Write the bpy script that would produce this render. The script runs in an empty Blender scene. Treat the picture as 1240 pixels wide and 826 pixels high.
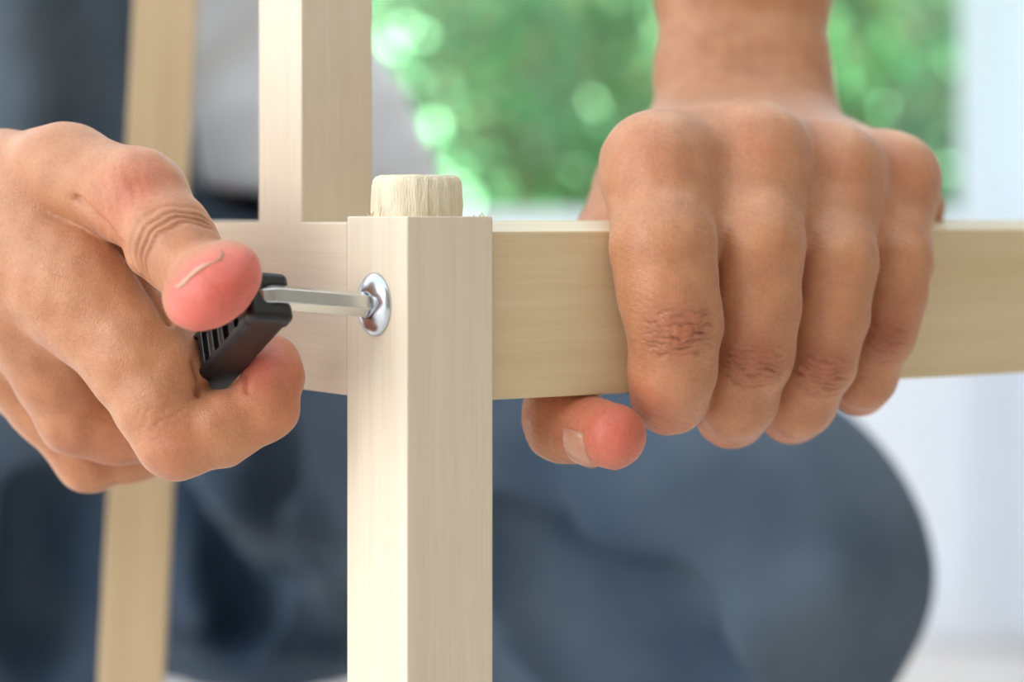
import bpy, bmesh, math, random
import numpy as np
from mathutils import Vector, Matrix

# ------------------------------------------------------------------ camera, sky, sun, added side lamp, exposure
F = 2800.0            # focal length in pixels of the 1240 x 826 frame
HOR = 262.0           # image row of the eye level
CZ = 0.42             # eye height above the floor (m)
sc = bpy.context.scene
cam_d = bpy.data.cameras.new('camera'); cam = bpy.data.objects.new('camera', cam_d)
sc.collection.objects.link(cam); sc.camera = cam
cam.location = (0, 0, CZ); cam.rotation_euler = (math.pi/2, 0, 0)
cam_d.sensor_width = 36.0; cam_d.lens = F/1240*36.0
cam_d.shift_y = -(413.0-HOR)/1240.0
cam_d.clip_start = 0.02; cam_d.clip_end = 60
cam_d.dof.use_dof = True; cam_d.dof.focus_distance = 0.548; cam_d.dof.aperture_fstop = 7.2

world = bpy.data.worlds.new('sky'); sc.world = world; world.use_nodes = True
bg = world.node_tree.nodes['Background']
bg.inputs[0].default_value = (0.80, 0.90, 1.0, 1); bg.inputs[1].default_value = 1.9
sun_d = bpy.data.lights.new('sun', 'SUN'); sun = bpy.data.objects.new('sun', sun_d); sc.collection.objects.link(sun)
sun_d.energy = 17.0; sun_d.angle = math.radians(0.6); sun_d.color = (1.0, 0.95, 0.86)
sun.rotation_euler = Vector((-0.72, 0.20, -0.67)).to_track_quat('-Z', 'Y').to_euler()
side_lamp_d = bpy.data.lights.new('side_key_light', 'AREA'); side_lamp = bpy.data.objects.new('side_key_light', side_lamp_d); sc.collection.objects.link(side_lamp)  # soft key lamp added at the left, no window is built there
side_lamp_d.shape = 'RECTANGLE'; side_lamp_d.size = 1.9; side_lamp_d.size_y = 1.7; side_lamp_d.energy = 62; side_lamp_d.color = (1.0, 0.97, 0.93)
side_lamp.location = (-2.75, -1.25, 1.85)
side_lamp.rotation_euler = (Vector((-0.05, 0.56, 0.40)) - Vector(side_lamp.location)).to_track_quat('-Z', 'Y').to_euler()
sc.view_settings.view_transform = 'Standard'; sc.view_settings.look = 'None'
sc.view_settings.gamma = 1.0; sc.view_settings.use_curve_mapping = False
sc.view_settings.exposure = 0.0

# ------------------------------------------------------------------ helpers
rng = np.random.default_rng(7); random.seed(7)
COL = sc.collection
def P(px, py, d):
    "point (mm, relative to the eye) seen at image px,py at depth d mm"
    return np.array([(px-620.0)/F*d, d, (HOR-py)/F*d], dtype=np.float64)
def W(v):
    "mm relative to the eye -> world metres"
    return Vector((v[0]*.001, v[1]*.001, v[2]*.001 + CZ))
def srgb(r, g, b):
    f = lambda c: (c/255/12.92) if c/255 <= .04045 else ((c/255+.055)/1.055)**2.4
    return (f(r), f(g), f(b), 1.0)
def tag(o, label=None, cat=None, kind=None, group=None):
    if label: o['label'] = label
    if cat: o['category'] = cat
    if kind: o['kind'] = kind
    if group: o['group'] = group
    return o
def empty(name, loc):
    o = bpy.data.objects.new(name, None); COL.objects.link(o); o.location = loc; o.empty_display_size = .02
    return o
ORIG = {}
def link(name, me, mat=None, parent=None, mw=None):
    o = bpy.data.objects.new(name, me); COL.objects.link(o)
    if mat is not None:
        me.materials.clear(); me.materials.append(mat)
    mw = mw or Matrix.Identity(4)
    ORIG[o.name] = mw.copy()
    if parent is not None:
        pm = ORIG.get(parent.name) or Matrix.Translation(parent.location)
        o.parent = parent
        o.matrix_parent_inverse = pm.inverted()
    o.matrix_basis = mw
    return o
def mesh_np(name, v, f, smooth=True):
    me = bpy.data.meshes.new(name)
    v = np.asarray(v, np.float32); f = np.asarray(f, np.int32)
    n = f.shape[1]
    me.vertices.add(len(v)); me.vertices.foreach_set('co', v.ravel())
    me.loops.add(f.size); me.loops.foreach_set('vertex_index', f.ravel())
    me.polygons.add(len(f)); me.polygons.foreach_set('loop_start', np.arange(0, f.size, n, dtype=np.int32))
    me.polygons.foreach_set('loop_total', np.full(len(f), n, np.int32))
    me.update(calc_edges=True)
    if smooth: me.polygons.foreach_set('use_smooth', np.ones(len(f), bool))
    return me
def bm_mesh(name, bm, smooth=False):
    me = bpy.data.meshes.new(name); bmesh.ops.recalc_face_normals(bm, faces=bm.faces); bm.to_mesh(me); bm.free()
    if smooth:
        for p in me.polygons: p.use_smooth = True
    return me
def box_bm(x0, x1, y0, y1, z0, z1, bev=0, seg=2, bm=None, shear=0):
    own = bm is None
    if own: bm = bmesh.new()
    vs = [bm.verts.new((x, y, z + shear*y)) for x in (x0, x1) for y in (y0, y1) for z in (z0, z1)]
    fs = [(0,1,3,2),(4,6,7,5),(0,4,5,1),(2,3,7,6),(0,2,6,4),(1,5,7,3)]
    for f in fs: bm.faces.new([vs[i] for i in f])
    if bev and own:
        bmesh.ops.recalc_face_normals(bm, faces=bm.faces)
        bmesh.ops.bevel(bm, geom=list(bm.edges), offset=bev, segments=seg, profile=.6, affect='EDGES')
    return bm

_dirs = rng.normal(size=(24, 3)); _dirs /= np.linalg.norm(_dirs, axis=1, keepdims=True); _ph = rng.uniform(0, 6.28, 24)
def wob(p, wl, a=0, n=8):
    "smooth pseudo-noise about -1..1 with wavelength wl"
    o = 0
    for i in range(a, a+n):
        o = o + np.sin((p @ _dirs[i % 24])*(6.283/wl*(1+.13*(i-a))) + _ph[i % 24])
    return o/np.sqrt(n)/1.2
def ss(x, a, b):
    t = np.clip((x-a)/(b-a), 0, 1); return t*t*(3-2*t)
def nrm(v): v = np.asarray(v, float); return v/np.linalg.norm(v)
# ------------------------------------------------------------------ materials
def mat(name):
    m = bpy.data.materials.new(name); m.use_nodes = True
    nt = m.node_tree; b = nt.nodes['Principled BSDF']
    return m, nt, b
def N(nt, t, **kw):
    n = nt.nodes.new(t)
    for k, v in kw.items(): setattr(n, k, v)
    return n
def ramp(nt, stops):
    r = N(nt, 'ShaderNodeValToRGB'); e = r.color_ramp.elements
    while len(e) < len(stops): e.new(.5)
    for el, (p, c) in zip(e, stops): el.position = p; el.color = c
    return r
def wood_mat(name, light, mid, dark, along=9.0, across=260.0, rough=.55, bump=.12, vert=False):
    m, nt, b = mat(name); L = nt.links
    tc = N(nt, 'ShaderNodeTexCoord'); mp = N(nt, 'ShaderNodeMapping'); mp.inputs['Scale'].default_value = (across, across, along) if vert else (along, across, across)
    L.new(tc.outputs['Object'], mp.inputs[0])
    n1 = N(nt, 'ShaderNodeTexNoise'); n1.inputs['Scale'].default_value = 1.0; n1.inputs['Detail'].default_value = 4; n1.inputs['Roughness'].default_value = .55
    L.new(mp.outputs[0], n1.inputs['Vector'])
    mp2 = N(nt, 'ShaderNodeMapping'); mp2.inputs['Scale'].default_value = (across*6, across*6, along*8) if vert else (along*8, across*6, across*6); L.new(tc.outputs['Object'], mp2.inputs[0])
    n2 = N(nt, 'ShaderNodeTexNoise'); n2.inputs['Scale'].default_value = 1.0; n2.inputs['Detail'].default_value = 3; L.new(mp2.outputs[0], n2.inputs['Vector'])
    r = ramp(nt, [(.22, dark), (.5, mid), (.8, light)]); L.new(n1.outputs[0], r.inputs[0])
    fine = N(nt, 'ShaderNodeMix', data_type='RGBA', blend_type='MULTIPLY'); fine.inputs[0].default_value = 1.0
    r2 = ramp(nt, [(.25, (.95, .945, .93, 1)), (.6, (1, 1, 1, 1))]); L.new(n2.outputs[0], r2.inputs[0])
    L.new(r.outputs[0], fine.inputs[6]); L.new(r2.outputs[0], fine.inputs[7])
    L.new(fine.outputs[2], b.inputs['Base Color'])
    b.inputs['Roughness'].default_value = rough
    b.inputs['Specular IOR Level'].default_value = .5
    bp = N(nt, 'ShaderNodeBump'); bp.inputs['Strength'].default_value = bump; bp.inputs['Distance'].default_value = .0006
    L.new(n2.outputs[0], bp.inputs['Height']); L.new(bp.outputs[0], b.inputs['Normal'])
    return m
M_POST = wood_mat('pale_planed_wood', srgb(230, 216, 195), srgb(225, 210, 187), srgb(218, 202, 177), along=5, across=190)
M_RAIL = wood_mat('yellow_pale_wood', srgb(226, 208, 172), srgb(219, 199, 159), srgb(209, 186, 143), along=4, across=150, rough=.38)
M_DOWEL = wood_mat('rough_end_wood', srgb(246, 236, 212), srgb(240, 227, 198), srgb(216, 196, 158), along=40, across=420, rough=.8, bump=.9, vert=True)
M_BACKW = wood_mat('tan_wood', srgb(206, 184, 148), srgb(198, 174, 138), srgb(188, 162, 124), along=6, across=120)

def plain(name, col, rough=.5, metal=0, spec=.5):
    m, nt, b = mat(name); b.inputs['Base Color'].default_value = col; b.inputs['Roughness'].default_value = rough
    b.inputs['Metallic'].default_value = metal; b.inputs['Specular IOR Level'].default_value = spec
    return m, nt, b
def noisy(name, c0, c1, scale, rough=.6, bump=0, detail=3, bscale=None, bdist=.001):
    m, nt, b = mat(name); L = nt.links
    tc = N(nt, 'ShaderNodeTexCoord'); n = N(nt, 'ShaderNodeTexNoise'); n.inputs['Scale'].default_value = scale; n.inputs['Detail'].default_value = detail
    L.new(tc.outputs['Object'], n.inputs['Vector'])
    r = ramp(nt, [(.35, c0), (.65, c1)]); L.new(n.outputs[0], r.inputs[0]); L.new(r.outputs[0], b.inputs['Base Color'])
    b.inputs['Roughness'].default_value = rough
    if bump:
        n2 = N(nt, 'ShaderNodeTexNoise'); n2.inputs['Scale'].default_value = bscale or scale*4; L.new(tc.outputs['Object'], n2.inputs['Vector'])
        bp = N(nt, 'ShaderNodeBump'); bp.inputs['Strength'].default_value = bump; bp.inputs['Distance'].default_value = bdist
        L.new(n2.outputs[0], bp.inputs['Height']); L.new(bp.outputs[0], b.inputs['Normal'])
    return m
M_DENIM = noisy('blue_grey_denim', srgb(46, 68, 92), srgb(90, 105, 120), 9, .85, .4, bscale=900)
M_SHIRT = noisy('white_cotton', srgb(238, 240, 246), srgb(248, 249, 252), 14, .8, .2, bscale=700)
M_SHOE = noisy('grey_canvas', srgb(70, 72, 76), srgb(92, 94, 98), 30, .8)
M_HAIR = noisy('black_hair', srgb(22, 19, 17), srgb(38, 32, 28), 200, .45)
M_WALL = noisy('white_plaster', srgb(236, 240, 246), srgb(244, 246, 250), 3, .75, .1, bscale=120)
M_FRAME = plain('white_painted_frame', srgb(238, 242, 248), .35)[0]
M_FLOOR = noisy('pale_floor_tile', srgb(214, 204, 196), srgb(230, 220, 212), 4, .35)
M_GRASS = noisy('lawn', srgb(60, 96, 44), srgb(96, 128, 60), 20, .9)
M_PLASTIC = noisy('black_plastic', srgb(20, 20, 22), srgb(27, 27, 29), 300, .36, .15, bscale=2500, bdist=.0002)
M_CHROME = plain('bright_zinc_steel', srgb(196, 202, 208), .22, 1.0)[0]
M_KEY = plain('zinc_steel_key', srgb(206, 208, 206), .24, 1.0)[0]
M_GROOVE = plain('raw_wood_seam', srgb(206, 168, 118), .8)[0]
# glass pane : clear, thin, faint reflection
M_GLASS = bpy.data.materials.new('window_glass'); M_GLASS.use_nodes = True
nt = M_GLASS.node_tree; nt.nodes.clear()
o_ = N(nt, 'ShaderNodeOutputMaterial'); tr = N(nt, 'ShaderNodeBsdfTransparent'); gl = N(nt, 'ShaderNodeBsdfGlossy'); gl.inputs['Roughness'].default_value = .02
mx = N(nt, 'ShaderNodeMixShader'); mx.inputs[0].default_value = .06; tr.inputs[0].default_value = (.95, .98, .97, 1)
nt.links.new(tr.outputs[0], mx.inputs[1]); nt.links.new(gl.outputs[0], mx.inputs[2]); nt.links.new(mx.outputs[0], o_.inputs[0])
# leaves
M_LEAF = bpy.data.materials.new('hedge_leaf'); M_LEAF.use_nodes = True
nt = M_LEAF.node_tree; nt.nodes.clear(); L = nt.links
o_ = N(nt, 'ShaderNodeOutputMaterial'); at_ = N(nt, 'ShaderNodeAttribute', attribute_name='leafcol')
df = N(nt, 'ShaderNodeBsdfDiffuse'); tl = N(nt, 'ShaderNodeBsdfTranslucent'); gl = N(nt, 'ShaderNodeBsdfGlossy'); gl.inputs['Roughness'].default_value = .34
L.new(at_.outputs[0], df.inputs[0]); L.new(at_.outputs[0], tl.inputs[0]); gl.inputs[0].default_value = (.30, .68, .39, 1)
m1 = N(nt, 'ShaderNodeMixShader'); m1.inputs[0].default_value = .5; L.new(df.outputs[0], m1.inputs[1]); L.new(tl.outputs[0], m1.inputs[2])
m2 = N(nt, 'ShaderNodeMixShader'); m2.inputs[0].default_value = .12; L.new(m1.outputs[0], m2.inputs[1]); L.new(gl.outputs[0], m2.inputs[2]); L.new(m2.outputs[0], o_.inputs[0])
# skin : painted colour holds red knuckles, fingertips, plus shade and knuckle highlights, fine pores and lines as relief
def skin_mat():
    m, nt, b = mat('skin'); L = nt.links
    a = N(nt, 'ShaderNodeAttribute', attribute_name='skincol')
    tc = N(nt, 'ShaderNodeTexCoord')
    n1 = N(nt, 'ShaderNodeTexNoise'); n1.inputs['Scale'].default_value = 130; n1.inputs['Detail'].default_value = 4; L.new(tc.outputs['Object'], n1.inputs['Vector'])
    r = ramp(nt, [(.3, (.90, .84, .80, 1)), (.7, (1.05, 1.04, 1.02, 1))]); L.new(n1.outputs[0], r.inputs[0])
    n4 = N(nt, 'ShaderNodeTexNoise'); n4.inputs['Scale'].default_value = 900; n4.inputs['Detail'].default_value = 2; L.new(tc.outputs['Object'], n4.inputs['Vector'])
    r4 = ramp(nt, [(.3, (.93, .90, .88, 1)), (.6, (1.02, 1.02, 1.02, 1))]); L.new(n4.outputs[0], r4.inputs[0])
    mu = N(nt, 'ShaderNodeMix', data_type='RGBA', blend_type='MULTIPLY'); mu.inputs[0].default_value = 1
    mu2 = N(nt, 'ShaderNodeMix', data_type='RGBA', blend_type='MULTIPLY'); mu2.inputs[0].default_value = 1
    L.new(a.outputs[0], mu.inputs[6]); L.new(r.outputs[0], mu.inputs[7]); L.new(mu.outputs[2], mu2.inputs[6]); L.new(r4.outputs[0], mu2.inputs[7])
    L.new(mu2.outputs[2], b.inputs['Base Color'])
    b.inputs['Roughness'].default_value = .42; b.inputs['Specular IOR Level'].default_value = .5; b.inputs['Sheen Weight'].default_value = .22; b.inputs['Sheen Roughness'].default_value = .35
    b.inputs['Subsurface Weight'].default_value = .2; b.inputs['Subsurface Radius'].default_value = (1.0, .38, .22); b.inputs['Subsurface Scale'].default_value = .0022
    v = N(nt, 'ShaderNodeTexVoronoi', feature='DISTANCE_TO_EDGE'); v.inputs['Scale'].default_value = 1250; 
    nz = N(nt, 'ShaderNodeTexNoise'); nz.inputs['Scale'].default_value = 300; L.new(tc.outputs['Object'], nz.inputs['Vector'])
    va = N(nt, 'ShaderNodeVectorMath', operation='MULTIPLY_ADD'); va.inputs[1].default_value = (.002, .002, .002)
    L.new(nz.outputs['Color'], va.inputs[0]); L.new(tc.outputs['Object'], va.inputs[2]); L.new(va.outputs[0], v.inputs['Vector'])
    rv = ramp(nt, [(0, (0, 0, 0, 1)), (.25, (1, 1, 1, 1))]); L.new(v.outputs[0], rv.inputs[0])
    bp = N(nt, 'ShaderNodeBump'); bp.inputs['Strength'].default_value = .28; bp.inputs['Distance'].default_value = .0002
    L.new(rv.outputs[0], bp.inputs['Height'])
    L.new(bp.outputs[0], b.inputs['Normal'])
    return m
M_SKIN = skin_mat()
M_NAIL = noisy('nail', srgb(194, 138, 112), srgb(206, 152, 126), 200, .3)

# ------------------------------------------------------------------ solid modelling: smooth unions of tapered capsules
def sm(a, b, k):
    h = np.maximum(k - np.abs(a-b), 0)/k
    return np.minimum(a, b) - h*h*k*.25
def cap(p, a, b, ra, rb, sq=None):
    a = a.astype(np.float32); ba = (b-a).astype(np.float32)
    pa = p - a
    t = np.clip((pa @ ba)/float(ba @ ba + 1e-9), 0, 1)
    q = pa - t[:, None]*ba
    if sq is not None:
        n, s = sq; n = n.astype(np.float32)
        q = q + ((s-1)*(q @ n))[:, None]*n
    return np.sqrt((q*q).sum(1)) - (ra + (rb-ra)*t)
def ell(p, c, axes, half):
    q = (p - c.astype(np.float32)) @ np.array(axes, np.float32).T
    h = np.array(half, np.float32)
    k0 = np.sqrt(((q/h)**2).sum(1)); k1 = np.sqrt(((q/(h*h))**2).sum(1)) + 1e-9
    return k0*(k0-1)/k1
def chain(p, pts, k, sq=None):
    d = None
    for (a, b) in zip(pts[:-1], pts[1:]):
        c = cap(p, a[0], b[0], a[1], b[1], sq)
        d = c if d is None else sm(d, c, k)
    return d
def J(*rows): return [(P(r[0], r[1], r[2]), r[3]) for r in rows]
CORN = np.array([[i, j, k] for i in (0, 1) for j in (0, 1) for k in (0, 1)])
EDG = [(a, b) for a in range(8) for b in range(a+1, 8) if np.abs(CORN[a]-CORN[b]).sum() == 1]
def surface(f, lo, hi, h, B=8, slack=1.6):
    "surface nets of f(points) on a grid, evaluated only in the blocks the surface can pass"
    lo = np.array(lo, float); hi = np.array(hi, float)
    nb = np.ceil((hi-lo)/(h*B)).astype(int)
    g = [lo[i] + (np.arange(nb[i])+.5)*h*B for i in range(3)]
    C = np.stack(np.meshgrid(*g, indexing='ij'), -1).reshape(-1, 3).astype(np.float32)
    cv = np.concatenate([f(c) for c in np.array_split(C, max(1, len(C)//40000))])
    n = nb*B
    vol = np.repeat(np.repeat(np.repeat(np.where(cv.reshape(nb) > 0, 1e3, -1e3).astype(np.float32), B, 0), B, 1), B, 2)
    act = np.argwhere(np.abs(cv.reshape(nb)) < h*B*.87*slack + h)
    off = np.stack(np.meshgrid(*[np.arange(B)]*3, indexing='ij'), -1).reshape(-1, 3)
    for ch in np.array_split(act, max(1, len(act)//80)):
        idx = (ch[:, None, :]*B + off[None]).reshape(-1, 3)
        v = f((lo + idx*h).astype(np.float32))
        vol[idx[:, 0], idx[:, 1], idx[:, 2]] = v
    s = vol < 0
    m = n-1
    cnt = np.zeros(m, np.int8)
    for c in CORN: cnt += s[c[0]:c[0]+m[0], c[1]:c[1]+m[1], c[2]:c[2]+m[2]]
    cells = np.argwhere((cnt > 0) & (cnt < 8))
    vals = np.stack([vol[cells[:, 0]+c[0], cells[:, 1]+c[1], cells[:, 2]+c[2]] for c in CORN], 1)
    acc = np.zeros((len(cells), 3)); num = np.zeros(len(cells))
    for a, b in EDG:
        va, vb = vals[:, a], vals[:, b]; x = (va < 0) != (vb < 0)
        t = np.where(x, va/(va-vb+1e-12), 0)
        acc += np.where(x[:, None], CORN[a] + t[:, None]*(CORN[b]-CORN[a]), 0); num += x
    V = lo + (cells + acc/num[:, None])*h
    ids = np.full(m, -1, np.int32); ids[cells[:, 0], cells[:, 1], cells[:, 2]] = np.arange(len(cells))
    faces = []
    for ax in range(3):
        u, w = (ax+1) % 3, (ax+2) % 3
        sl0 = [slice(None)]*3; sl1 = [slice(None)]*3
        sl0[ax] = slice(0, n[ax]-1); sl1[ax] = slice(1, n[ax])
        a = s[tuple(sl0)]; b = s[tuple(sl1)]
        e = np.argwhere(a != b)
        e = e[(e[:, u] > 0) & (e[:, w] > 0) & (e[:, u] < m[u]) & (e[:, w] < m[w])]
        flip = a[e[:, 0], e[:, 1], e[:, 2]]
        q = []
        for du, dw in ((-1, -1), (0, -1), (0, 0), (-1, 0)):
            k = e.copy(); k[:, u] += du; k[:, w] += dw
            q.append(ids[k[:, 0], k[:, 1], k[:, 2]])
        q = np.stack(q, 1); q[~flip] = q[~flip][:, ::-1]
        faces.append(q)
    Fc = np.concatenate(faces); Fc = Fc[(Fc >= 0).all(1)]
    return V, Fc
def vnormals(V, Fc):
    a, b, c, d = [V[Fc[:, i]] for i in range(4)]
    n = np.cross(c-a, d-b); out = np.zeros_like(V)
    for i in range(4):
        for k in range(3): out[:, k] += np.bincount(Fc[:, i], n[:, k], len(V))
    return out/(np.linalg.norm(out, axis=1, keepdims=True)+1e-12)
def relax(V, Fc, it=1, w=.5):
    E = np.concatenate([Fc[:, [0, 1]], Fc[:, [1, 2]], Fc[:, [2, 3]], Fc[:, [3, 0]]])
    deg = np.bincount(E[:, 0], minlength=len(V)) + np.bincount(E[:, 1], minlength=len(V))
    for _ in range(it):
        out = np.zeros_like(V)
        for k in range(3):
            out[:, k] = np.bincount(E[:, 0], V[E[:, 1], k], len(V)) + np.bincount(E[:, 1], V[E[:, 0], k], len(V))
        V = V*(1-w) + w*out/np.maximum(deg, 1)[:, None]
    return V
def obj_sdf(name, V, Fc, material, parent, origin, col=None, attr='skincol'):
    "mesh object from mm coordinates"
    v = V*.001; v[:, 2] += CZ
    me = mesh_np(name, v - np.array(origin), Fc)
    if col is not None:
        at = me.attributes.new(attr, 'FLOAT_COLOR', 'POINT')
        at.data.foreach_set('color', np.concatenate([col, np.ones((len(col), 1))], 1).astype(np.float32).ravel())
    return link(name, me, material, parent, Matrix.Translation(origin))

# ------------------------------------------------------------------ the setting
WY = 2.29
def xw(px, y): return (px-620)/F*y
wl0, wl1 = -1.15, 1.05
sill_z, top_z = CZ + .004, 2.3
bm = bmesh.new()
for b_ in ((-3.2, wl0, WY, WY+.16, 0, 3.6), (wl1, 3.2, WY, WY+.16, 0, 3.6), (wl0, wl1, WY, WY+.16, 0, sill_z-.03), (wl0, wl1, WY, WY+.16, top_z, 3.6)):
    box_bm(*b_, bm=bm)
tag(link('wall_back', bm_mesh('wall_back', bm), M_WALL), 'white plastered wall below and beside the bright window', None, 'structure')
tag(link('floor', bm_mesh('floor', box_bm(-3.2, 3.2, -2.5, WY, -.05, 0)), M_FLOOR), 'pale tiled floor at the bottom right', None, 'structure')
tag(link('baseboard_back', bm_mesh('baseboard_back', box_bm(-3.2, 3.2, WY-.015, WY, 0, .07, .004)), M_FRAME), 'white baseboard along the back wall', None, 'structure')
M_WALL2 = noisy('grey_beige_plaster', srgb(150, 142, 130), srgb(160, 152, 140), 3, .8)
tag(link('wall_right', bm_mesh('wall_right', box_bm(1.55, 1.7, -1.6, WY, 0, 3.0)), M_WALL2), 'unseen grey beige wall at the right of the room', None, 'structure')  # out of view, added to cut light from the right
tag(link('wall_front', bm_mesh('wall_front', box_bm(-1.4, 1.7, -1.75, -1.6, 0, 3.4)), M_WALL2), 'unseen grey beige wall behind the viewer', None, 'structure')  # out of view, added to block sky light from the front
win_root = empty('window_1', ((wl0+wl1)/2, WY, sill_z)); tag(win_root, 'wide window with white frame looking onto green hedge', None, 'structure')
for nme, bx in (('window_sill', (wl0-.04, wl1+.04, WY-.06, WY+.18, sill_z-.03, sill_z)), ('jamb', (wl0, wl0+.045, WY+.04, WY+.12, sill_z, top_z)),
                ('jamb', (wl1-.02, wl1, WY+.03, WY+.12, sill_z, top_z)), ('head', (wl0, wl1, WY+.04, WY+.12, top_z-.05, top_z))):
    link(nme, bm_mesh(nme, box_bm(*bx, bev=.004)), M_FRAME, win_root)
link('pane', bm_mesh('pane', box_bm(wl0+.045, wl1-.02, WY+.078, WY+.084, sill_z, top_z-.05)), M_GLASS, win_root)
tag(link('ground_outside', bm_mesh('ground_outside', box_bm(-8, 8, WY+.16, 14, -.08, -.02)), M_GRASS), 'green lawn outside the window', None, 'structure')

# sheer curtain at the right of the window
def curtain():
    n, x0, x1 = 260, xw(1158, WY-.1), 1.2; top, bot = 2.42, .03; pts = []
    for k in range(n+1):
        t = k/n; x = x0 + (x1-x0)*t
        y = WY-.11 + .022*math.sin(x*70) + .012*math.sin(x*31+1)
        pts.append((x, y))
    V = np.array([(x, y, z) for (x, y) in pts for z in (bot, .6, 1.2, 1.8, top)]); Fc = []
    for k in range(n):
        for j in range(4): Fc.append((k*5+j, (k+1)*5+j, (k+1)*5+j+1, k*5+j+1))
    return mesh_np('curtain', V, Fc)
M_CURT = bpy.data.materials.new('sheer_white_cloth'); M_CURT.use_nodes = True
nt = M_CURT.node_tree; nt.nodes.clear(); L = nt.links
o_ = N(nt, 'ShaderNodeOutputMaterial'); df = N(nt, 'ShaderNodeBsdfDiffuse'); tl = N(nt, 'ShaderNodeBsdfTranslucent'); mx = N(nt, 'ShaderNodeMixShader')
df.inputs[0].default_value = srgb(240, 244, 250); tl.inputs[0].default_value = srgb(240, 244, 250); mx.inputs[0].default_value = .5
L.new(df.outputs[0], mx.inputs[1]); L.new(tl.outputs[0], mx.inputs[2]); L.new(mx.outputs[0], o_.inputs[0])
tag(link('curtain', curtain(), M_CURT), 'white sheer curtain hanging at the right of the window', 'curtain')

# ------------------------------------------------------------------ hedge outside
def leaves(name, n, x0, x1, y0, y1, z0, z1, size, cols, parent=None, front=None):
    c = np.stack([rng.uniform(x0, x1, n), y0 + (y1-y0)*rng.uniform(0, 1, n)**1.0, rng.uniform(z0, z1, n)], 1)
    if front is not None: c[:, 1] = y0
    c[:, 1] += .18*np.sin(c[:, 0]*2.7)*np.sin(c[:, 2]*3.1+1) 
    a = rng.normal(size=(n, 3)); a /= np.linalg.norm(a, axis=1, keepdims=True)
    b = np.cross(a, rng.normal(size=(n, 3))); b /= np.linalg.norm(b, axis=1, keepdims=True)
    nn = np.cross(a, b)
    if front is not None:                      # added leaves, turned to mirror the sun at the camera
        nn = np.array(front)[None] + .16*rng.normal(size=(n, 3)); nn /= np.linalg.norm(nn, axis=1, keepdims=True)
        a = np.cross(nn, rng.normal(size=(n, 3))); a /= np.linalg.norm(a, axis=1, keepdims=True); b = np.cross(nn, a)
    s = size*rng.uniform(.6, 1.25, n)[:, None]
    fd = .10 if front is None else .02
    prof = [(-1, 0, 0), (-.25, .42, fd), (.45, .36, fd), (1, 0, -.6*fd), (.45, -.36, fd), (-.25, -.42, fd)]
    V = np.stack([c + s*(p[0]*a + p[1]*b + p[2]*nn) for p in prof], 1).reshape(-1, 3)
    base = np.arange(n)[:, None]*6
    Fc = np.concatenate([base + np.array([[0, 1, 2, 3]]), base + np.array([[0, 3, 4, 5]])])
    me = mesh_np(name, V, Fc, False)
    k = rng.choice(len(cols), n, p=[w for _, w in cols]); cc = np.array([c_[:3] for c_, _ in cols])[k]
    cl = wob(c, .32, 3, 6)
    cc = cc*rng.uniform(.75, 1.2, (n, 1))*np.clip(1+.45*cl, .35, 1.8)[:, None]; cc = np.repeat(cc, 6, 0)
    at = me.attributes.new('leafcol', 'FLOAT_COLOR', 'POINT')
    at.data.foreach_set('color', np.concatenate([cc, np.ones((len(cc), 1))], 1).astype(np.float32).ravel())
    return link(name, me, M_LEAF, parent)
hedge = empty('hedge', (-.3, 4.5, -.02)); tag(hedge, 'dense sunlit green hedge outside the window, blurred into soft discs', 'hedge')
LC = [(srgb(88, 122, 92), .32), (srgb(128, 164, 122), .28), (srgb(182, 178, 116), .22), (srgb(180, 210, 172), .18)]
lv = leaves('foliage', 48000, -2.0, 2.4, 3.8, 4.7, -.02, 1.06, .018, LC, hedge); lv['kind'] = 'stuff'
lv = leaves('glint_foliage', 4200, -2.0, 2.4, 3.72, 3.74, .2, 1.06, .024, [(srgb(120, 200, 130), 1.0)], hedge, nrm([.464, -.773, .432])); lv['kind'] = 'stuff'  # extra front layer, tilted and brightened to give sun glints
lv = leaves('outer_foliage', 9000, -4.4, 4.2, 4.2, 5.0, -.02, 1.06, .05, LC, hedge); lv['kind'] = 'stuff'
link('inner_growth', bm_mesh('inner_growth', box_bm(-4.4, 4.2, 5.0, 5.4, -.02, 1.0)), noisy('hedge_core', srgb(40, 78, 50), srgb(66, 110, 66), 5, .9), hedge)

# ------------------------------------------------------------------ wooden frame
A = math.radians(33)
r3 = np.array([math.cos(A), math.sin(A), 0]); l3 = np.array([-math.sin(A), math.cos(A), 0]); up = np.array([0, 0, 1.])
DC = 530.0
C0 = P(493, 262, DC)
def along(p0, d, px):
    k = (px-620)/F
    return (k*p0[1]-p0[0])/(d[0]-k*d[1])
pw = along(C0, r3, 597); pv = along(C0, l3, 420)
def basis(o, X, Y, Z):
    m = Matrix.Identity(4)
    for i, a in enumerate((X, Y, Z)):
        for k in range(3): m[k][i] = a[k]
    m.translation = W(o); return m
FLOORZ = -CZ*1000
frame = empty('chair_frame', W(np.array([C0[0], C0[1], FLOORZ])))
tag(frame, 'unfinished pale wooden chair frame held together by both hands', 'chair frame')
mm = .001
def board(name, o, X, Y, Z, lx, ly, lz, material, bev=.6, shear=0, parent=frame):
    me = bm_mesh(name, box_bm(0, lx*mm, 0, ly*mm, 0, lz*mm, bev*mm, 2, shear=shear))
    return link(name, me, material, parent, basis(o, X, Y, Z))
post_top = 0.0
# front post: local X runs up the grain
o = np.array([C0[0], C0[1], FLOORZ])
ppost = board('post', o, up, r3, np.cross(up, r3), post_top-FLOORZ, pw, pv, M_POST, bev=.45)
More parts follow.
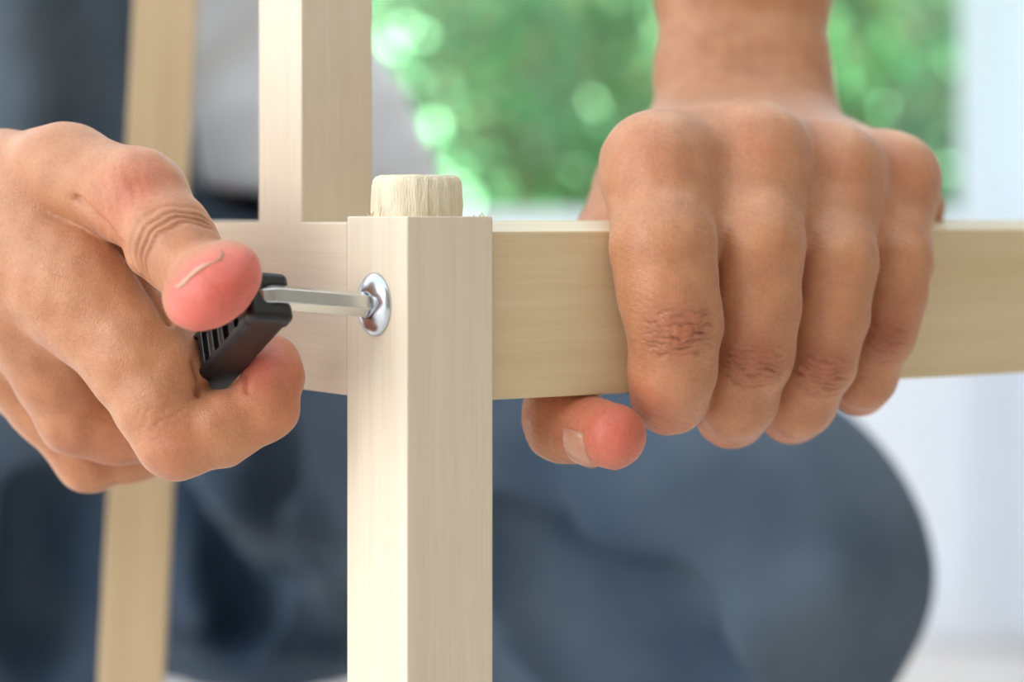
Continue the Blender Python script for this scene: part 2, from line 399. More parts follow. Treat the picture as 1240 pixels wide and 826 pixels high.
# round tenon standing proud of the post
cd = C0 + r3*pw*.5 + l3*pv*.5
def tenon():
    bm = bmesh.new(); n = 72; rows = []
    R, H = 10.1, 9.9
    prof = [(R*1.0, 0), (R*1.005, 1.2), (R, 3), (R*.998, 5.2), (R*.995, 7.4), (R*.97, 8.6), (R*.915, 9.5), (R*.84, H), (R*.5, H+.05), (0.01, H+.05)]
    for (rr, z) in prof:
        ring = []
        for i in range(n):
            t = 2*math.pi*i/n
            e = 1/((abs(math.cos(t))**3.2+abs(math.sin(t))**3.2)**(1/3.2))      # square-shouldered round
            e = 1 + (e-1)*.55
            j = 1 + (.012*math.sin(t*23)+.012*math.sin(t*37+z*.6)+random.uniform(-.011, .011))*(1 if rr > 6 else 0)
            ring.append(bm.verts.new((rr*e*j*math.cos(t)*mm, rr*e*j*math.sin(t)*mm, (z+random.uniform(-.12, .12)*(z > .5))*mm)))
        rows.append(ring)
    for a, b in zip(rows[:-1], rows[1:]):
        for i in range(n): bm.faces.new((a[i], a[(i+1) % n], b[(i+1) % n], b[i]))
    return bm_mesh('tenon', bm, True)
tn = link('tenon', tenon(), M_DOWEL, frame, basis(cd + up*(post_top-.2) - r3*.6, r3, l3, up) @ Matrix.Rotation(.0, 4, 'Z'))
tn['label'] = 'rough sawn round tenon on top of the post'
# torn fibres on the post's top edge
def fibre(pt, h, lean):
    bm = bmesh.new(); pts = [pt, pt + np.array([lean*.5, 0, h*.6]), pt + np.array([lean, 0, h])]; rr = [.28, .2, .05]; rows = []
    for q, w in zip(pts, rr):
        rows.append([bm.verts.new(W(q + w*np.array([math.cos(t), math.sin(t), 0]))) for t in (0, 2.1, 4.2)])
    for a, b in zip(rows[:-1], rows[1:]):
        for i in range(3): bm.faces.new((a[i], a[(i+1) % 3], b[(i+1) % 3], b[i]))
    return bm_mesh('splinter', bm, True)
for s_, t_, h_, ln in ((.0, .45, 2.6, .6), (.02, .62, 1.3, .8), (.05, .7, 1.0, -.6), (.1, .75, 1.2, .5), (.9, .02, 1.6, -.9), (.86, .03, .7, .5), (.78, .02, .5, .4)):
    link('splinter', fibre(C0 + r3*pw*s_ + l3*pv*t_ + up*post_top, h_, ln), M_DOWEL, frame)
# right rail
nfront = np.cross(r3, up)           # faces the camera
q0 = C0 + r3*pw - nfront*2.0
ztop, zbot = -3.6, -43.4
RT = 20.0
rail_r = board('rail', np.array([q0[0], q0[1], zbot]), r3, -nfront, up, 330, RT, ztop-zbot, M_RAIL, bev=.5, shear=.13)
# left rail, flush with the post's left face
s0 = C0 + l3*(pv+.75) + r3*.4
rail_l = board('rail', np.array([s0[0], s0[1], -43.0]), l3, r3, up, 230, 20, 41.6, M_POST, bev=.5)
seam = board('seam', np.array([s0[0], s0[1], -42.6]) - l3*.8 + r3*.25, l3, r3, up, .85, 18, 41.0, M_GROOVE, bev=.05)
# upright standing on the left rail
k_ = along(s0, l3, 365)
u0 = s0 + l3*k_
u1w = along(u0, r3, 451); u1v = along(u0, l3, 313)
board('upright', np.array([u0[0], u0[1], -2.2]), up, r3, np.cross(up, r3), 420, u1w, u1v, M_POST, bev=.5)
# back rail and its leaning leg, and the far right leg
b0 = s0 + l3*230
board('back_rail', np.array([b0[0], b0[1], -43.0]), r3, l3, up, 150, 20, 40, M_BACKW, bev=.5)
leg_b = P(158, 826, 770); leg_t = P(200, 0, 800)
ax_ = nrm(leg_t-leg_b); lo_ = leg_b + ax_*((FLOORZ-leg_b[2])/ax_[2])
fx = nrm(np.array([1, .12, 0]) - ax_*np.dot(ax_, np.array([1, .12, 0]))); fy = np.cross(ax_, fx)
board('leg', lo_ - fx*10.8, ax_, fx, fy, 760, 21.6, 21.6, M_BACKW, bev=.6)
e0 = q0 + r3*330
board('leg', np.array([e0[0], e0[1], FLOORZ]) , up, r3, np.cross(up, r3), -FLOORZ, pw, pw, M_POST, bev=.5)

# bolt with domed head on the post's left face
BC = P(448, 369, 541.5)
k_ = np.dot(BC - C0, l3); BC = C0 + l3*k_ + up*(BC[2])
def lathe(prof, n=48):
    bm = bmesh.new(); rows = []
    for (rr, z) in prof: rows.append([bm.verts.new((rr*math.cos(2*math.pi*i/n)*mm, rr*math.sin(2*math.pi*i/n)*mm, z*mm)) for i in range(n)])
    for a, b in zip(rows[:-1], rows[1:]):
        for i in range(n): bm.faces.new((a[i], a[(i+1) % n], b[(i+1) % n], b[i]))
    return bm
dome = [(.05, -18), (2.6, -18), (2.6, -.2), (7.2, -.2), (7.5, .05), (7.5, .45), (7.2, .95), (6.4, 1.6), (5.2, 2.2), (4.0, 2.6), (3.1, 2.85), (2.95, 2.8), (2.9, 1.2), (.05, 1.2)]
bolt = link('bolt', bm_mesh('bolt', lathe(dome), True), M_CHROME, frame, basis(BC, l3, up, -r3) if np.linalg.det(np.stack([l3, up, -r3])) > 0 else basis(BC, up, l3, -r3))
bolt['label'] = 'shiny domed bolt head on the post'

# ------------------------------------------------------------------ hex key with black handle
kE = P(334, 360, 529)                       # where the key leaves the handle
kB = BC - r3*2.2 
kdir = nrm(kB-kE)
hax = nrm(np.array([-.53, .66, -.47])); hax = nrm(hax - kdir*np.dot(hax, kdir))     # handle axis, runs back into the fist
hv = np.cross(hax, kdir)
hu = kdir
key = empty('hex_key', W(kE)); tag(key, 'small hex key with black slotted plastic handle, turned by the hand', 'hex key')
HO = kE + hax*4.8 - hu*2.0                  # reference on the axis, near the open end
HL, HU, HV = 52.0, 5.6, 6.3
def f_handle(p):
    q = p - HO.astype(np.float32)
    x = q @ hax.astype(np.float32); u = q @ hu.astype(np.float32); v = q @ hv.astype(np.float32)
    def rb(cx, cu, cv, hx, hu_, hv_, r):
        a = np.abs(x-cx)-hx+r; b = np.abs(u-cu)-hu_+r; c = np.abs(v-cv)-hv_+r
        return np.sqrt(np.maximum(a, 0)**2+np.maximum(b, 0)**2+np.maximum(c, 0)**2) + np.minimum(np.maximum(a, np.maximum(b, c)), 0) - r
    d = rb(HL/2-6, 0, 0, HL/2, HU-.25, HV-.25, 2.0)
    d = np.minimum(d, rb(-3.4, 0, 0, 2.6, HU, HV, 1.7))                           # collar at the open end
    d = -sm(-d, rb(-4.4, 5.0, -.2, 3.6, 5.2, 2.15, .6), .8)                          # slot that lets the key out
    d = np.maximum(d, -rb(-6, 3.2, -.2, 1.8, 5, 1.9, .5))
    for k in range(6):                                                             # pockets along the side
        d = np.maximum(d, -rb(2.4+k*5.6, -6.6, .2, 1.6 if k else 1.0, 2.9, 4.0, .5))
    return d
ext = 60
V_, F_ = surface(f_handle, HO-ext, HO+ext, .3)
hand_o = obj_sdf('handle', relax(V_, F_, 1, .4), F_, M_PLASTIC, key, W(HO))
def sweep(pts, R, n=6, rot=0.3, flat=True):
    bm = bmesh.new(); rows = []
    for i, q in enumerate(pts):
        t = nrm(pts[min(i+1, len(pts)-1)] - pts[max(i-1, 0)])
        a = nrm(np.cross(t, hv)); a = nrm(hv - t*np.dot(hv, t)); b = np.cross(t, a)
        rows.append([bm.verts.new(W(q + R*(a*math.cos(rot+2*math.pi*k/n) + b*math.sin(rot+2*math.pi*k/n)))) for k in range(n)])
    for a, b in zip(rows[:-1], rows[1:]):
        for i in range(n): bm.faces.new((a[i], a[(i+1) % n], b[(i+1) % n], b[i]))
    bm.faces.new(rows[0][::-1]); bm.faces.new(rows[-1])
    return bm
# quarter circle from the handle axis direction into the key direction
path = [kE - hu*4.2 + hax*5.2] + [kE - hu*4.2 + hax*4.2 + 4.2*(-hax*math.sin(t) + hu*(1-math.cos(t))) for t in np.linspace(0, math.pi/2, 9)] + [kB]
me = bm_mesh('shaft', sweep(path, 3.05))
sh = link('shaft', me, M_KEY, key)
bv = sh.modifiers.new('edge', 'BEVEL'); bv.width = .00025; bv.segments = 2; bv.limit_method = 'ANGLE'

# ------------------------------------------------------------------ the person
person = empty('person', (-.15, 1.1, 0))
tag(person, 'person in blue jeans and white shirt squatting behind the frame, holding rail and hex key', 'person')
# ---- left hand over the right rail
Li = J((796, 205, 576, 12.6), (803, 300, 560, 12.2), (808, 350, 559, 11.6), (817, 394, 559, 10.9), (814, 450, 562, 10.0), (811, 478, 568, 9.0), (806, 492, 588, 6.8))
Lm = J((912, 194, 590, 13.2), (915, 300, 571, 11.5), (914, 370, 571, 10.7), (909, 426, 572, 10.1), (894, 482, 578, 9.3), (886, 499, 588, 8.4), (880, 506, 606, 6.8))
Lr = J((1007, 214, 604, 12.2), (1009, 320, 584, 10.5), (1002, 380, 583, 9.9), (988, 436, 584, 9.6), (968, 484, 590, 8.9), (959, 495, 600, 8.2), (953, 499, 618, 6.6))
Lp = J((1079, 220, 619, 11.2), (1083, 315, 601, 9.3), (1077, 360, 599, 8.7), (1067, 402, 599, 8.2), (1047, 456, 605, 7.7), (1041, 467, 614, 7.2), (1036, 470, 630, 5.8))
Lt = J((842, 195, 664, 15), (778, 232, 632, 12.4), (728, 320, 612, 10.8), (694, 430, 599, 9.6), (680, 500, 578, 8.8), (682, 513, 569, 8.7), (742, 528, 556, 8.0))
Lpalm = [J((797, 203, 576, 12.2), (852, 192, 668, 15.5)), J((912, 194, 590, 12.8), (888, 186, 672, 15.5)), J((1007, 214, 604, 11.8), (915, 180, 676, 15.5)), J((1079, 220, 619, 10.6), (942, 176, 680, 15.5)),
         J((830, 215, 600, 9), (880, 215, 665, 16)), J((1000, 228, 625, 9), (930, 210, 672, 15)), J((1103, 254, 650, 9), (960, 205, 682, 15))]
Larm = [J((864, 185, 677, 15.2), (864, 95, 684, 15.4), (865, -20, 694, 16.0), (868, -420, 756, 24)), J((938, 185, 680, 15.2), (937, 95, 687, 15.2), (935, -20, 697, 16.0), (930, -420, 761, 25))]
Lbump = [(ch[0][0] + np.array([dx, -6.2, 1.6]), r) for ch, dx, r in ((Li, -1.5, 7.6), (Lm, .8, 8.3), (Lr, 1, 7.9), (Lp, 1, 7.0))]
Lweb = [J((850, 196, 588, 12.4), (870, 190, 640, 12)), J((958, 203, 603, 10.3), (915, 188, 650, 12)), J((1042, 219, 617, 9.2), (940, 186, 655, 12)),
        J((850, 262, 577, 7.8), (856, 205, 592, 9.5)), J((962, 268, 591, 7.6), (957, 210, 606, 9)), J((1048, 276, 606, 6.8), (1043, 222, 620, 8.2))]
def f_left(p):
    arm = sm(chain(p, Larm[0], 8), chain(p, Larm[1], 8), 14)
    palm = None
    for c in Lpalm:
        d = cap(p, c[0][0], c[1][0], c[0][1], c[1][1]); palm = d if palm is None else sm(palm, d, 7)
    for c in Lweb: palm = sm(palm, cap(p, c[0][0], c[1][0], c[0][1], c[1][1]), 8)
    kz = 1.7 + 4*ss(p[:, 2], -14, 4)
    for c in Lbump: palm = sm(palm, np.sqrt(((p-c[0].astype(np.float32))**2).sum(1)) - c[1], 5)
    palm = sm(palm, arm, 14)
    tot = None
    for c in (Li, Lm, Lr, Lp):
        d = chain(p, c, 4.0)
        tot = d if tot is None else sm(tot, d, kz)
    tot = sm(palm - .5, tot, 9)
    th = chain(p, Lt, 5)
    y = p[:, 1]; k = 2 + 12*ss(y, 585, 610)
    return sm(tot, th, k)
# ---- right hand turning the key
Rt = J((-120, 235, 600, 15), (0, 224, 580, 12.8), (78, 212, 566, 11.9), (168, 240, 551, 10.9), (206, 293, 541, 9.8), (226, 316, 536, 9.2))
tc_ = P(257, 345, 522)
t_ax = nrm([.27, -.92, -.28]); t_n = np.array([-.56, -.1, .80]); t_n = nrm(t_n - t_ax*np.dot(t_n, t_ax)); t_w = np.cross(t_n, t_ax)
Ri = J((90, 345, 560, 12.8), (163, 440, 551, 11.2), (195, 492, 547, 10.4), (214, 531, 545, 9.3), (268, 520, 545, 8.3), (322, 494, 546, 7.3), (331, 455, 550, 6.8), (330, 438, 553, 6.5))
Rm = J((35, 375, 576, 12.8), (70, 450, 582, 11.2), (93, 503, 586, 9.8), (140, 518, 588, 9.0), (195, 520, 588, 8.4), (240, 478, 574, 7.8), (262, 465, 566, 7.2))
Rr = J((-10, 405, 592, 12.2), (60, 490, 600, 10), (108, 556, 604, 8.3), (160, 545, 606, 8), (200, 535, 606, 7.6), (235, 500, 596, 7.2))
Rp = J((-45, 395, 607, 9.8), (30, 470, 616, 8.4), (88, 530, 622, 7), (140, 530, 624, 6.8), (180, 520, 620, 6.5))
Rpalm = [J((90, 345, 560, 12.8), (-150, 270, 596, 15)), J((35, 375, 576, 12.8), (-155, 290, 606, 15)), J((-10, 405, 592, 12), (-160, 315, 616, 15)), J((-45, 395, 607, 10), (-165, 330, 624, 14)),
         J((10, 268, 574, 12), (128, 368, 560, 10.5)), J((60, 300, 566, 12), (160, 400, 556, 9)), J((120, 380, 566, 12), (192, 410, 568, 10)), J((192, 410, 568, 9), (205, 440, 574, 8)), J((180, 420, 552, 8), (214, 440, 549, 7.2))]
Rarm = [J((-160, 270, 602, 17), (-420, 160, 680, 24)), J((-165, 325, 616, 17), (-420, 230, 690, 24))]
def f_right(p):
    arm = sm(chain(p, Rarm[0], 8), chain(p, Rarm[1], 8), 14)
    palm = None
    for c in Rpalm:
        d = cap(p, c[0][0], c[1][0], c[0][1], c[1][1]); palm = d if palm is None else sm(palm, d, 9)
    palm = sm(palm, arm, 16)
    tot = None
    for c in (Ri, Rm, Rr, Rp):
        d = chain(p, c, 3.0)
        tot = d if tot is None else sm(tot, d, 1.5)
    tot = sm(palm, tot, 6)
    th = chain(p, Rt, 5)
    th = sm(th, ell(p, tc_, (t_ax, t_w, t_n), (13, 12.2, 8.4)), 4)
    k = .9 + 12*ss(-p[:, 0], 108, 132)
    return sm(tot, th, k)
SK = np.array(srgb(196, 139, 101)[:3]); RED = np.array(srgb(200, 104, 78)[:3]); PAD = np.array(srgb(224, 110, 98)[:3]); DK = np.array(srgb(158, 92, 66)[:3]); PALE = np.array(srgb(222, 176, 140)[:3])
def mixc(c, t, w): return c*(1-w[:, None]) + np.asarray(t)[None]*w[:, None]
def blob(V, c, r, pw=1.0): return np.exp(-(((V-c)**2).sum(1))/(r*r))
def wrinkles(V, Nn, c, axis, lat, lines, amp, half, span, col, colw):
    "skin folds over a knuckle: lens-shaped set of lines across the finger"
    q = V - c; s = q @ axis; u = q @ lat; out = np.cross(axis, lat); front = Nn @ out
    if out[1] > 0: front = -front
    s = s + .55*wob(V, 8.5, 3, 5) + .3*wob(V, 3.4, 12, 5)
    lens = np.clip(1 - .45*(u/half)**2, .25, 1)
    e = s/lens
    msk = ss(-np.abs(u), -half*1.05, -half*.6)*ss(-np.abs(s), -span*1.3, -span*.8)*ss(front, .1, .5)
    h = np.zeros(len(V))
    for (x, w, a) in lines: h -= a*np.exp(-((e-x)/w)**2)*np.clip(.7+.5*wob(V+x*3.7, 7.0, 9, 5), .2, 1.15)
    h += .16*np.sin(u*2.6+2.2*wob(V, 5, 1, 4))*np.exp(-(s/(span*.5))**2)*np.exp(-(u/(half*.6))**2)
    d = h*amp*msk
    return d, np.clip(-h, 0, 1.2)*msk
def finish(V, Fc, side):
    V = relax(V, Fc, 1, .35); Nn = vnormals(V, Fc)
    c = np.tile(SK, (len(V), 1)); disp = np.zeros(len(V))
    LINES = [(-7.2, .45, .35), (-5.6, .45, .55), (-4.0, .45, .7), (-2.4, .45, .8), (-.8, .45, .8), (.8, .45, 1.0), (2.4, .45, .85), (3.9, .45, .8), (5.5, .5, .7)]
    cw = np.zeros(len(V))
    if side == 'L':
        for ch, hf, a in ((Li, 10, 1), (Lm, 9.2, .9), (Lr, 8.8, .9), (Lp, 7.8, .7)):
            pc = ch[3][0]; ax = nrm(ch[4][0]-ch[2][0]); la = nrm(np.cross(ax, np.array([0, -1, 0]))); la = nrm(la - ax*np.dot(la, ax))
            d, w = wrinkles(V, Nn, pc, ax, la, LINES, .85*a, hf, 6.2, None, None)
            disp += d; cw = np.maximum(cw, w*.75)
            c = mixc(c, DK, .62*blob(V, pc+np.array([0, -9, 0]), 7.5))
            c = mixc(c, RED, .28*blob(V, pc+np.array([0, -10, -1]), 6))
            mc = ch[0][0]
            c = mixc(c, RED, .42*blob(V, mc + np.array([-1, -11, 0]), 7.5)); c = mixc(c, PALE, .5*blob(V, mc + np.array([3, -6, 10]), 5))  # pale spot paints a highlight on top of each knuckle
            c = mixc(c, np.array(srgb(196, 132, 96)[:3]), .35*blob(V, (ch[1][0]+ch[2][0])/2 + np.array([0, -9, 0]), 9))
            tip = ch[-2][0]; c = mixc(c, RED, .35*blob(V, tip + np.array([0, 0, -8]), 9))
        c = mixc(c, PAD, .85*blob(V, P(745, 525, 550), 11) + 0)
        c = mixc(c, RED, .45*blob(V, P(690, 485, 560), 12))
        # tendon hollows between the knuckles and fine slanting lines on the first phalanges
        disp += .05*np.sin((V @ nrm([.5, 0, 1]))*4.2 + 1.2*wob(V, 6, 2, 5))*ss(-V[:, 2], -8, 4)*(V[:, 1] < 600)
        disp += .10*wob(V, 9, 5, 6)
        for (a, b, w, dep) in ((P(905, 112, 655), P(990, 118, 668), 2.2, .8), (P(930, 92, 655), P(985, 78, 668), 2.0, .7)):
            t = np.clip(((V-a) @ (b-a))/((b-a) @ (b-a)), 0, 1); dd = np.linalg.norm(V-a-t[:, None]*(b-a), axis=1)
            pass
    else:
        # thumb: pad, joint folds
        pd = tc_ + t_n*(-4 if t_n[1] > 0 else 4) + t_w*0
        ipc = P(205, 290, 537); ax = nrm(tc_ - P(168, 240, 551)); la = nrm(np.cross(ax, np.array([0, -1, 0])))
        s = (V-ipc) @ ax; u = (V-ipc) @ la
        m = ss(-np.linalg.norm(V-ipc, axis=1), -17, -11)*ss(-Nn[:, 1], -.1, .4)
        for x, wd, am in ((.2, .6, .5), (2.2, .55, .62), (4.0, .5, .5), (-2.2, .6, .25)):
            ln = np.exp(-((s - x - .045*u*u*.5 + .4*wob(V, 7, 4, 4))/wd)**2)*m
            disp -= am*ln; cw = np.maximum(cw, ln*am)
        c = mixc(c, PAD, .9*ss(-((V-tc_) @ -t_ax if False else -((V-tc_) @ t_ax)), -2, 7)*(blob(V, tc_, 30) > .3))
        c = mixc(c, PAD, .55*blob(V, tc_ + t_ax*9 - t_n*2, 9)); c = mixc(c, RED, .3*blob(V, tc_, 13))
        c = mixc(c, RED, .6*blob(V, P(168, 225, 541), 8) + .35*blob(V, P(150, 265, 545), 9))
        c = mixc(c, PAD, .8*blob(V, P(318, 445, 546), 8.5))
        c = mixc(c, RED, .35*blob(V, P(214, 540, 537), 8) + .3*blob(V, P(80, 425, 560), 8))
        c = mixc(c, np.array(srgb(196, 120, 84)[:3]), .6*blob(V, P(340, 505, 540), 9)+.5*blob(V, P(120, 540, 585), 17))
        c = mixc(c, DK, .35*blob(V, P(150, 520, 590), 14))  # lower fingers darkened, shade put into the skin colour
        pc = P(200, 505, 538); ax = nrm(Ri[3][0]-Ri[1][0]); la = nrm(np.cross(ax, np.array([0, -1, 0])))
        d, w = wrinkles(V, Nn, pc, ax, la, LINES, .22, 9, 6, None, None); disp += d; cw = np.maximum(cw, w*.3)
        d, w = wrinkles(V, Nn, P(80, 415, 560), ax, la, LINES, .12, 9, 7, None, None); disp += d
        def pxgroove(line, wpx, dep, d0, d1):
            X = 620 + V[:, 0]/V[:, 1]*F; Y = HOR - V[:, 2]/V[:, 1]*F; m = 1e9*np.ones(len(V))
            for (x0, y0), (x1, y1) in zip(line[:-1], line[1:]):
                t = np.clip(((X-x0)*(x1-x0)+(Y-y0)*(y1-y0))/((x1-x0)**2+(y1-y0)**2), 0, 1)
                m = np.minimum(m, np.hypot(X-x0-t*(x1-x0), Y-y0-t*(y1-y0)))
            return -dep*np.exp(-(m/wpx)**2)*((V[:, 1] > d0) & (V[:, 1] < d1))*ss(-Nn[:, 1], -.2, .2)
        disp += pxgroove([(92, 240), (125, 272), (160, 315), (188, 360), (206, 390)], 4.5, 1.5, 535, 575)
        disp += pxgroove([(236, 440), (243, 462), (240, 476)], 4, 1.3, 530, 560)
        disp += pxgroove([(300, 474), (296, 455)], 3.5, .8, 530, 560)
        # folds fanning out of the thumb web
        a0 = P(150, 215, 545)
        q = V - a0; uu = q @ nrm([1, 0, .35]); m = blob(V, P(150, 255, 545), 9)*ss(-Nn[:, 1], 0, .4)
        disp += .16*np.sin(uu*2.3 + 1.2*wob(V, 9, 6, 4))*m
        disp += .12*wob(V, 10, 5, 6)
    c = mixc(c, DK*.66, np.clip(cw, 0, 1)*.68)  # shade of the creases painted into the skin colour
    c = c*(1 + .05*wob(V, 11, 0, 6)[:, None]*np.array([.5, 1, 1.1]))
    V = V + Nn*disp[:, None]
    return V, np.clip(c, 0, 1)
def bounds(chains, pad):
    pts = np.array([q for ch in chains for (q, r) in ch]); return pts.min(0)-pad, pts.max(0)+pad
parts = []
VOX = .55
lo, hi = bounds([Li, Lm, Lr, Lp, Lt]+Lpalm+Larm, 28); hi[2] = min(hi[2], 105)
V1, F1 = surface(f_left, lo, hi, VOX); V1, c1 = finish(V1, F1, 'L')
lo, hi = bounds([Rt, Ri, Rm, Rr, Rp]+Rpalm+Rarm, 28); lo[0] = max(lo[0], -190)
V2, F2 = surface(f_right, lo, hi, VOX); V2, c2 = finish(V2, F2, 'R')

# ---- rest of the body, under the clothes, and the head
SHL, SHR = np.array([-42., 1120, 405]), np.array([-310., 1100, 330])
ELL_, ELR = np.array([82., 800, 270]), np.array([-358., 840, 0])
NECK = np.array([-185., 1160, 470]); HEAD = np.array([-178., 1120, 600])
PEL = P(225, 390, 1230); CHEST = np.array([-195., 1195, 330])
def f_body(p):
    d = sm(chain(p, J((236, 420, 1230, 62), (178, 60, 1225, 84), (130, -130, 1200, 95)), 30), cap(p, SHL, SHR, 50, 50), 30)
    d = sm(d, cap(p, P(130, -130, 1200), CHEST, 95, 92), 30)
    d = sm(d, cap(p, CHEST, NECK, 88, 54), 30)
    d = sm(d, cap(p, NECK, HEAD, 56, 55), 20)
    d = sm(d, ell(p, HEAD+np.array([0, 10, 20]), np.eye(3), (76, 94, 108)), 16)
    d = sm(d, ell(p, HEAD+np.array([0, -45, -55]), np.eye(3), (48, 42, 48)), 20)
    d = sm(d, cap(p, HEAD+np.array([0, -88, 14]), HEAD+np.array([0, -104, -18]), 8, 13), 9)
    for s in (-1, 1):
        d = sm(d, ell(p, HEAD+np.array([s*77, 8, 4]), np.eye(3), (10, 20, 31)), 6)
        d = -sm(-d, ell(p, HEAD+np.array([s*31, -92, 20]), np.eye(3), (18, 14, 11)), 8)
        d = sm(d, ell(p, HEAD+np.array([s*31, -74, 19]), np.eye(3), (12, 12, 12)), 3)
    d = sm(d, ell(p, HEAD+np.array([0, -84, -52]), np.eye(3), (25, 9, 8)), 4)
    for a, b, c in ((SHL, ELL_, P(898, -300, 735)), (SHR, ELR, P(-330, 215, 660))):
        d = sm(d, cap(p, a, b, 44, 34), 25); d = sm(d, cap(p, b, c, 34, 22), 14)
    for ch in Larm[0][1:], Larm[1][1:], Rarm[0], Rarm[1]: d = sm(d, chain(p, [(q, r-.3) for q, r in ch], 8), 12)
    for pts in LEGS: d = sm(d, chain(p, [(q, r*.4) for q, r in pts], 20), 20)
    return d
LEGS = [J((330, 440, 1180, 84), (890, 690, 892, 68), (650, 1110, 1010, 68), (540, 1440, 1090, 44)),
        J((110, 400, 1215, 78), (60, 160, 1060, 58), (6, -60, 905, 54), (4, 300, 915, 52), (0, 800, 940, 52), (-10, 1400, 985, 44))]
lo = np.array([-560., 640, -405]); hi = np.array([330., 1400, 770])
V3, F3 = surface(f_body, lo, hi, 6.0)
keep = None
c3 = np.tile(SK, (len(V3), 1))
Vb = np.concatenate([V1, V2, V3]); Fb = np.concatenate([F1, F2+len(V1), F3+len(V1)+len(V2)]); cb = np.concatenate([c1, c2, c3])
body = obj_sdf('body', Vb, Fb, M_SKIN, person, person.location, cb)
body['label'] = 'bare forearms and hands, one turning the key, one gripping the rail'
# nails
def nail(c, n, d, w, L_, Wd, curve=.35):
    "curved plate: c centre, n outward, d towards the tip, w across (mm)"
    bm = bmesh.new(); g = []
    for i in range(9):
        row = []
        for j in range(9):
            u = -1+2*i/8; v = -1+2*j/8
            e = (1-.25*max(0, abs(u))**4)
            q = c + d*u*L_/2 + w*v*e*Wd/2 - n*(curve*Wd*.5*v*v) - n*(.5*u*u)
            row.append(bm.verts.new(W(q)))
        g.append(row)
    for i in range(8):
        for j in range(8): bm.faces.new((g[i][j], g[i+1][j], g[i+1][j+1], g[i][j+1]))
    bmesh.ops.recalc_face_normals(bm, faces=bm.faces)
    bmesh.ops.solidify(bm, geom=list(bm.faces), thickness=.0005)
    return bm_mesh('fingernail', bm, True)
nd = nrm(Lt[-1][0]-Lt[-2][0]); nn_ = np.array([-.45, -.7, -.55]); nn_ = nrm(nn_ - nd*np.dot(nn_, nd)); nw = np.cross(nn_, nd)
NC = P(722, 523, 560.5) + nn_*8.35
link('fingernail', nail(NC, nn_, nd, nw, 9, 11, .36), M_NAIL, body)
link('fingernail', nail(tc_ + t_n*7.75 + t_ax*2.0, t_n, t_ax, np.cross(t_n, t_ax), 11, 13.5, .16), M_NAIL, body)

# ---- trousers, shirt, shoes, hair
def f_jeans0(p):
    d = sm(cap(p, P(150, 380, 1235), P(300, 390, 1235), 92, 92), cap(p, P(150, 590, 1235), P(340, 610, 1230), 98, 98), 40)
    for pts in LEGS: d = sm(d, chain(p, pts, 22), 26)
    return d
def on_cloth(px, py, lift):
    ds = np.arange(760, 1400, 2.0); q = np.array([P(px, py, d) for d in ds], np.float32); v = f_jeans0(q)
    k = np.argmax(v < 0) if (v < 0).any() else int(np.argmin(v)); return P(px, py, ds[k]-lift)
RIDGE = [[(585, 610), (640, 670), (700, 745), (800, 785), (900, 770), (990, 725)], [(590, 730), (650, 790), (740, 840), (860, 850)],
         [(225, 520), (300, 600), (340, 700)], [(300, 500), (370, 620), (410, 720)], [(230, 700), (300, 760), (400, 790)], [(20, -20), (28, 120), (20, 300)], [(135, -20), (140, 160), (120, 330)], [(20, 520), (45, 640), (20, 800)], [(95, 560), (80, 700), (100, 840)]]
GROOVE = [[(600, 660), (650, 720), (690, 775), (740, 800), (840, 815)], [(660, 690), (720, 730), (790, 745)], [(255, 610), (300, 690), (290, 760)], [(330, 560), (380, 680)], [(60, 600), (55, 760)]]
RID = [[on_cloth(x, y, -4) for x, y in ln] for ln in RIDGE]; GRO = [[on_cloth(x, y, -1) for x, y in ln] for ln in GROOVE]
def f_jeans(p):
    d = f_jeans0(p)
    for ln in RID:
        for a, b in zip(ln[:-1], ln[1:]): d = sm(d, cap(p, a, b, 13, 13), 12)
    for ln in GRO:
        for a, b in zip(ln[:-1], ln[1:]): d = -sm(-d, cap(p, a, b, 21, 21), 8)
    return d + 3.0*wob(p, 95, 2, 6) + 2.0*wob(p*np.array([1, 1, .25], np.float32), 42, 8, 6)*ss(-p[:, 0], 100, 190)
Vj, Fj = surface(f_jeans, (-300, 760, -412), (200, 1400, 190), 5.0, slack=2.4)
trousers = obj_sdf('trousers', Vj, Fj, M_DENIM, person, person.location); trousers['label'] = 'blue-grey denim jeans, one knee forward at the right'
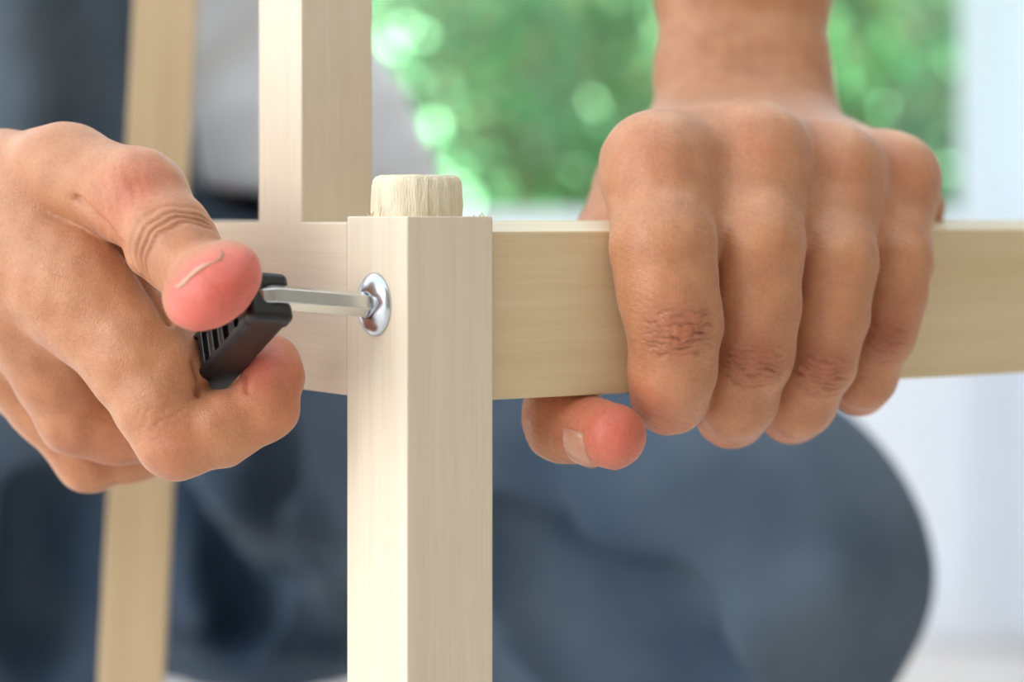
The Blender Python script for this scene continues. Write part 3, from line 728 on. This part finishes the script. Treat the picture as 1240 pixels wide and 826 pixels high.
def f_shirt(p):
    d = chain(p, J((240, 240, 1230, 122), (165, 90, 1225, 118), (110, -130, 1200, 120)), 30)
    d = sm(d, cap(p, P(110, -130, 1200), CHEST, 120, 118), 40)
    d = sm(d, cap(p, SHL, SHR, 68, 68), 50); d = sm(d, cap(p, CHEST, NECK, 110, 70), 40)
    for a, b, c in ((SHL, ELL_, P(898, -260, 729)), (SHR, ELR, P(-330, 215, 660))):
        d = sm(d, cap(p, a, b, 58, 48), 25); d = sm(d, cap(p, b, c, 47, 42), 14)
    f = 5*wob(p, 120, 4, 6) + 3*wob(p, 45, 11, 6)
    e = np.sqrt(((p - P(462, 140, 1150).astype(np.float32))**2).sum(1)) - 26
    d = d + f
    e2 = np.maximum(-(p[:, 2] - (8 + 6*np.sin(p[:, 0]*.03))), d)                # hem
    neck = np.sqrt(((p - (NECK+np.array([0, -20, 45])).astype(np.float32))**2).sum(1)) - 72
    d = np.maximum(e2, -neck)
    for c in (P(898, -200, 721), P(-290, 225, 650)): d = np.maximum(d, 30 - np.sqrt(((p-c.astype(np.float32))**2).sum(1)))
    return d
Vs, Fs = surface(f_shirt, (-480, 620, -30), (260, 1400, 560), 5.0, slack=2.6)
shirt = obj_sdf('shirt', Vs, Fs, M_SHIRT, person, person.location); shirt['label'] = 'loose white shirt with rolled sleeves'
def f_hair(p):
    d = ell(p, HEAD+np.array([0, 16, 30]), np.eye(3), (84, 100, 112)) + 2*wob(p, 22, 3, 6)
    return np.maximum(d, -ell(p, HEAD+np.array([0, -92, -42]), np.eye(3), (92, 78, 104)))
Vh, Fh = surface(f_hair, HEAD-np.array([130, 130, 130]), HEAD+np.array([130, 160, 190]), 4.0, slack=2.2)
obj_sdf('hair', Vh, Fh, M_HAIR, person, person.location)
for pts in LEGS:
    a = pts[-1][0].copy()
    def f_shoe(p, a=a):
        d = sm(cap(p, np.array([a[0], a[1]+20, -378]), np.array([a[0]+12, a[1]-150, -385]), 42, 38), cap(p, np.array([a[0], a[1]+10, -370]), np.array([a[0], a[1]+8, -330]), 40, 38), 20)
        return np.maximum(d, -420-p[:, 2])
    Vf, Ff = surface(f_shoe, np.array([a[0]-80, a[1]-230, -440]), np.array([a[0]+90, a[1]+100, -270]), 4.0)
    obj_sdf('shoe', Vf, Ff, M_SHOE, person, person.location)
